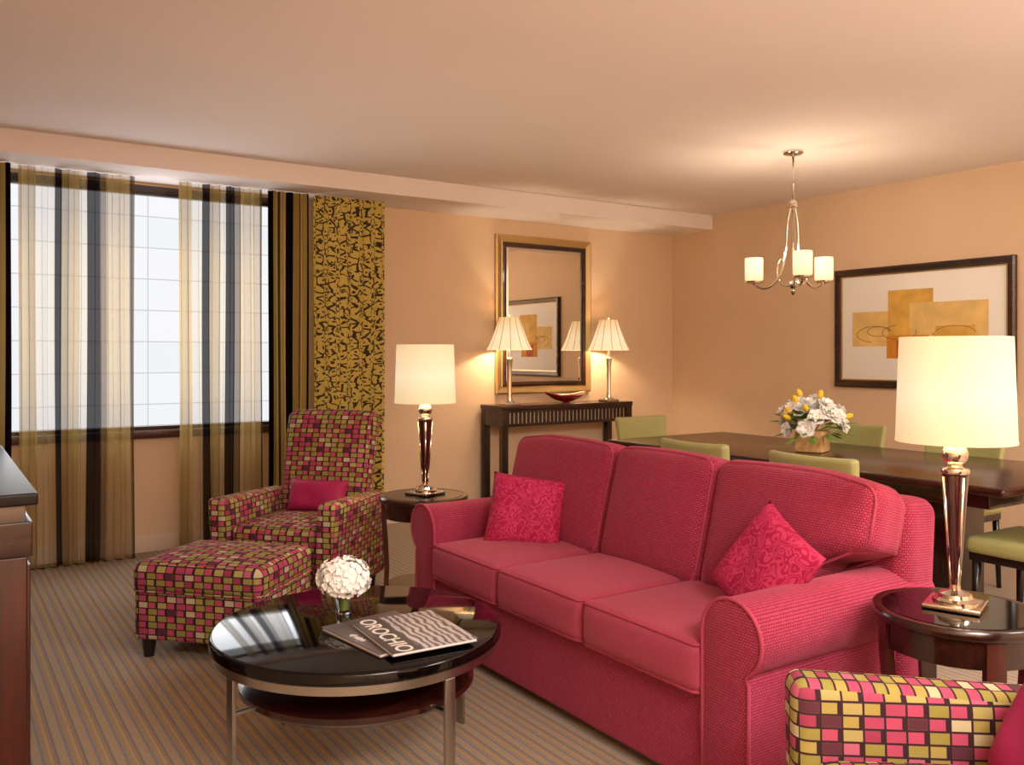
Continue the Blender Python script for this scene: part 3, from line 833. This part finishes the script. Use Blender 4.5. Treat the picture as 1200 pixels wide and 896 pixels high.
# ---------------------------------------------------------------- framed art on right wall
art = empty('framed_artwork', (X1, 3.635, 1.50), -90)
AW, AH = 1.37, 0.90
frame_rect('frame', AW, AH, [(0, 0.001), (0, 0.03), (0.012, 0.04), (0.045, 0.034), (0.052, 0.018)], M['framewood'], art)
frame_rect('fillet', AW-0.104, AH-0.104, [(0, 0.018), (0.001, 0.022), (0.01, 0.020), (0.011, 0.012)], M['gold'], art)
box('mat_board', (AW-0.10, 0.006, AH-0.10), M['mat'], art, (0, -0.009, 0), r=0.001)
M['a1'] = pbr('art_gold', '#DDAE50', 0.7, noise=0.18, nscale=9); M['a2'] = pbr('art_amber', '#D88F2E', 0.7, noise=0.15, nscale=12)
M['a3'] = pbr('art_ochre', '#E5C37A', 0.7, noise=0.15, nscale=7); M['a4'] = pbr('art_rust', '#B4521E', 0.7, noise=0.2, nscale=14)
M['a5'] = pbr('art_ink', '#8A5428', 0.7)
def patch(y0, y1, z0, z1, m, k):
    x0, x1 = 3.635-y0, 3.635-y1
    box2('art_patch', (min(x0, x1), -0.0125-0.0006*k, z0-1.5), (max(x0, x1), -0.0118, z1-1.5), m, art)
patch(4.17, 3.74, 1.36, 1.62, M['a3'], 1)
patch(3.87, 3.52, 1.36, 1.77, M['a1'], 2)
patch(3.70, 3.13, 1.42, 1.67, M['a3'], 3)
patch(3.88, 3.55, 1.27, 1.44, M['a2'], 4)
patch(3.50, 3.22, 1.34, 1.50, M['a1'], 5)
patch(3.80, 3.66, 1.275, 1.40, M['a4'], 5.5)
for (yy, zz, r, st, en) in ((3.98, 1.45, 0.10, 20, 260), (3.95, 1.47, 0.06, 0, 300), (3.78, 1.46, 0.09, 100, 380), (3.62, 1.42, 0.08, 180, 400), (3.36, 1.44, 0.10, 10, 180)):
    P = []
    for i in range(25):
        a = math.radians(st+(en-st)*i/24)
        P.append((3.635-yy+r*1.5*math.cos(a), -0.0165, zz-1.5+r*0.6*math.sin(a)))
    tube('ink_line', P, 0.0016, M['a5'], art, seg=5)

# ---------------------------------------------------------------- chandelier
chd = empty('chandelier', (4.457, 3.572, 0))
lathe('canopy', [(0, ZC), (0.062, ZC), (0.062, ZC-0.012), (0.05, ZC-0.022), (0.012, ZC-0.03), (0.008, ZC-0.04)], M['chrome'], chd, seg=40)
tube('rod', [(0, 0, ZC-0.02), (0, 0, 2.2)], 0.006, M['chrome'], chd)
lathe('collar', [(0.006, 2.26), (0.02, 2.25), (0.024, 2.235), (0.034, 2.23), (0.034, 2.215), (0.015, 2.205), (0.012, 2.19), (0.006, 2.18)], M['chrome'], chd, seg=28)
tube('center_rod', [(0, 0, 2.2), (0, 0, 1.76)], 0.004, M['chrome'], chd)
lathe('finial', [(0.0, 1.665), (0.012, 1.675), (0.018, 1.69), (0.012, 1.705), (0.022, 1.715), (0.028, 1.73), (0.02, 1.75), (0.008, 1.76), (0.0, 1.765)], M['chrome'], chd, seg=28)
Fw = Vector((0.552, 0.834, 0)); Rt = Vector((0.834, -0.552, 0))
for al in (-54.5, 65.5, 185.5):
    a = math.radians(al); d = Rt*math.sin(a)+Fw*math.cos(a)
    P = [d*r+Vector((0, 0, z)) for r, z in ((.015, 2.215), (.034, 2.12), (.042, 2.0), (.058, 1.87), (.085, 1.79), (.13, 1.735), (.19, 1.715), (.235, 1.735), (.25, 1.755))]
    tube('arm', catmull(P, 6), 0.0068, M['chrome'], chd)
    a2 = a+math.radians(8); d2 = Rt*math.sin(a2)+Fw*math.cos(a2)
    P = [d2*r+Vector((0, 0, z)) for r, z in ((.020, 1.735), (.045, 1.725), (.085, 1.75), (.105, 1.80), (.10, 1.86), (.075, 1.90))]
    tube('brace', catmull(P, 6), 0.0045, M['chrome'], chd)
    c = d*0.25
    lathe('cup', [(0.006, 1.74), (0.02, 1.748), (0.045, 1.752), (0.06, 1.756), (0.062, 1.764), (0.05, 1.768), (0, 1.768)], M['chrome'], chd, (c.x, c.y, 0), seg=28)
    lathe('glass_shade', [(0.0, 1.765), (0.05, 1.768), (0.056, 1.775), (0.057, 1.90), (0.055, 1.912), (0.052, 1.912)], M['glassshade'], chd, (c.x, c.y, 0), seg=36)
    plight('bulb', (c.x, c.y, 1.935), 6, (1.0, 0.82, 0.60), 0.04, chd)

# ---------------------------------------------------------------- dining set
dt = empty('dining_table', (4.13, 3.10, 0))
softbox('table_top', (1.06, 2.50, 0.04), 0.018, M['tabletop'], dt, (0, 0, 0.735), n=2)
box('apron', (0.90, 2.30, 0.07), M['espresso'], dt, (0, 0, 0.685), r=0.004)
for y in (-0.75, 0.75):
    box('pedestal', (0.30, 0.12, 0.60), M['espresso'], dt, (0, y, 0.36), r=0.01)
    box('pedestal_foot', (0.74, 0.14, 0.06), M['espresso'], dt, (0, y, 0.03), r=0.012)
def dining_chair(loc, rz):
    e = empty('dining_chair', loc, rz)
    softbox('seat', (0.46, 0.44, 0.075), 0.03, M['green'], e, (0, 0, 0.455), puff=(0, 0, 0.012))
    box('seat_rail', (0.43, 0.41, 0.04), M['leg'], e, (0, 0, 0.405), r=0.004)
    def fn(q, u):
        q.y += 0.035*(1-u[0]**2); q.x *= 1+0.05*u[2]
        return q
    softbox('backrest', (0.45, 0.05, 0.28), 0.022, M['green'], e, (0, 0.20, 0.715), (-8, 0, 0), fn=fn, n=8)
    for sx in (-1, 1):
        tube('back_post', [(sx*0.19, 0.19, 0.42), (sx*0.19, 0.20, 0.52), (sx*0.195, 0.215, 0.66)], [0.017, 0.016, 0.012], M['leg'], e, seg=8)
        tube('back_leg', [(sx*0.19, 0.19, 0.42), (sx*0.195, 0.22, 0.0)], [0.019, 0.013], M['leg'], e, seg=8)
        tube('front_leg', [(sx*0.19, -0.18, 0.42), (sx*0.195, -0.19, 0.0)], [0.021, 0.013], M['leg'], e, seg=8)
    return e
dining_chair((3.50, 3.26, 0), 90)
dining_chair((3.50, 2.53, 0), 90)
dining_chair((4.74, 2.77, 0), -90)
dining_chair((4.74, 3.50, 0), -90)
dining_chair((4.27, 4.55, 0), 0)
dining_chair((4.07, 1.93, 0), 180)

fl = empty('flower_arrangement', (4.12, 3.17, 0.756))
box('wood_vase', (0.15, 0.15, 0.12), M['cork'], fl, (0, 0, 0.06), (0, 0, 20), r=0.006)
acc = Acc(); rnd = random.Random(11)
def blossom(c, n, r):
    t = n.orthogonal().normalized()
    for ring, (k, L, cu) in enumerate(((6, r, 0.2), (5, r*.8, 0.8), (4, r*.5, 1.6))):
        for i in range(k):
            d = Quaternion(n, 2*math.pi*(i+ring*.5)/k) @ t
            acc.petal(c+n*0.004*ring, d, n, L, L*.8, 0, cu)
for i in range(58):
    a = rnd.uniform(0, 6.28); el = rnd.uniform(-0.05, 1.45)
    n = Vector((math.cos(a)*math.cos(el), math.sin(a)*math.cos(el), math.sin(el)))
    c = Vector((0, 0, 0.12))+Vector((n.x*0.18, n.y*0.18, n.z*0.165))*rnd.uniform(.85, 1.1)
    blossom(c, n, rnd.uniform(0.040, 0.058)); acc.sphere(c+n*.006, 0.007, 1)
for i in range(12):
    a = rnd.uniform(0, 6.28); el = rnd.uniform(0.35, 1.4)
    n = Vector((math.cos(a)*math.cos(el), math.sin(a)*math.cos(el), math.sin(el)))
    c = Vector((0, 0, 0.12))+Vector((n.x*0.20, n.y*0.20, n.z*0.20))*rnd.uniform(.9, 1.08)
    q = n.to_track_quat('Z', 'Y'); acc.sphere(c, 0.021, 1, 10, 7, (0.8, 0.8, 1.35), q)
    V, F = tube_geo([(0, 0, 0.10), c], 0.003, 5); acc.add(V, F, 2)
for i in range(70):
    a = rnd.uniform(0, 6.28); el = rnd.uniform(-0.15, 1.0)
    n = Vector((math.cos(a)*math.cos(el), math.sin(a)*math.cos(el), math.sin(el)))
    c = Vector((0, 0, 0.11))+n*rnd.uniform(.07, .15)
    acc.petal(c, n, Vector((0, 0, 1)), rnd.uniform(.07, .13), 0.035, 2, -0.4)
mk('bouquet', acc.V, acc.F, [M['white'], M['yellow'], M['leafg']], fl, fm=acc.M, smooth=False)

# ---------------------------------------------------------------- credenza at left
cr = empty('credenza', (-0.085, 3.65, 0))
box('counter_top', (0.66, 1.60, 0.035), M['satinblack'], cr, (0.01, 0, 0.885), r=0.006)
box('metal_band', (0.62, 1.55, 0.05), M['darksteel'], cr, (0.0, 0, 0.843), r=0.003)
box('upper_case', (0.645, 1.58, 0.10), M['espresso'], cr, (0.004, 0, 0.77), r=0.004)
box('cabinet_body', (0.63, 1.56, 0.68), M['cherry'], cr, (0, 0, 0.38), r=0.006)
box('plinth', (0.60, 1.50, 0.05), M['leg'], cr, (0, 0, 0.025), r=0.003)
for i in range(3):
    box('door_panel', (0.012, 0.49, 0.60), M['cherry'], cr, (0.318, -0.51+0.51*i, 0.39), r=0.004)
    tube('handle', [(0.335, -0.34+0.51*i-0.0, 0.45), (0.335, -0.34+0.51*i, 0.60)], 0.006, M['chrome'], cr)

# ---------------------------------------------------------------- added fill lighting, out of view
def fill_panel(loc, power, size=0.9):  # added ceiling panel out of view, general fill for the room
    e = empty('added_fill_panel', loc)
    frame_rect('fill_frame', size+.08, size+.08, [(0, 0.0), (0, 0.012), (0.04, 0.012), (0.04, 0.0)], M['trim'], e)
    e.children[0].rotation_euler = (math.radians(90), 0, 0)
    alight('lamp', (0, 0, -0.015), power, (1.0, 0.95, 0.91), size, size, (0, 0, 0), e)
fill_panel((0.9, -0.9, ZC), 98, 1.1)
fill_panel((3.6, -0.6, ZC), 98, 1.1)
def added_uplight(loc, power):  # added unseen uplight on a pole, bounces fill off the ceiling
    fl2 = empty('added_uplight', loc)
    lathe('base', [(0, 0.03), (0.14, 0.025), (0.15, 0), (0, 0)], M['chrome'], fl2)
    tube('pole', [(0, 0, 0.02), (0, 0, 1.5)], 0.012, M['chrome'], fl2)
    lathe('bowl', [(0.03, 1.48), (0.12, 1.52), (0.17, 1.60), (0.165, 1.60), (0.11, 1.53), (0.0, 1.50)], M['chrome'], fl2)
    alight('uplight', (0, 0, 1.61), power, (1.0, 0.94, 0.90), 0.3, 0.3, (180, 0, 0), fl2)
added_uplight((0.3, -1.2, 0), 80)
added_uplight((4.2, -0.6, 0), 75)

w = bpy.data.worlds.new('world'); scene.world = w; w.use_nodes = True
w.node_tree.nodes['Background'].inputs['Color'].default_value = (0.9, 0.92, 1.0, 1)
w.node_tree.nodes['Background'].inputs['Strength'].default_value = 0.6

cam = bpy.data.cameras.new('camera'); co = bpy.data.objects.new('camera', cam); COL.objects.link(co)
co.location = (0, 0, 1.3); co.rotation_euler = (math.radians(90), 0, math.radians(-33.5))
cam.sensor_width = 36; cam.lens = 30.81; cam.shift_y = -0.0275; cam.clip_start = 0.05
scene.camera = co
scene.view_settings.view_transform = 'Standard'
scene.view_settings.exposure = 0.15
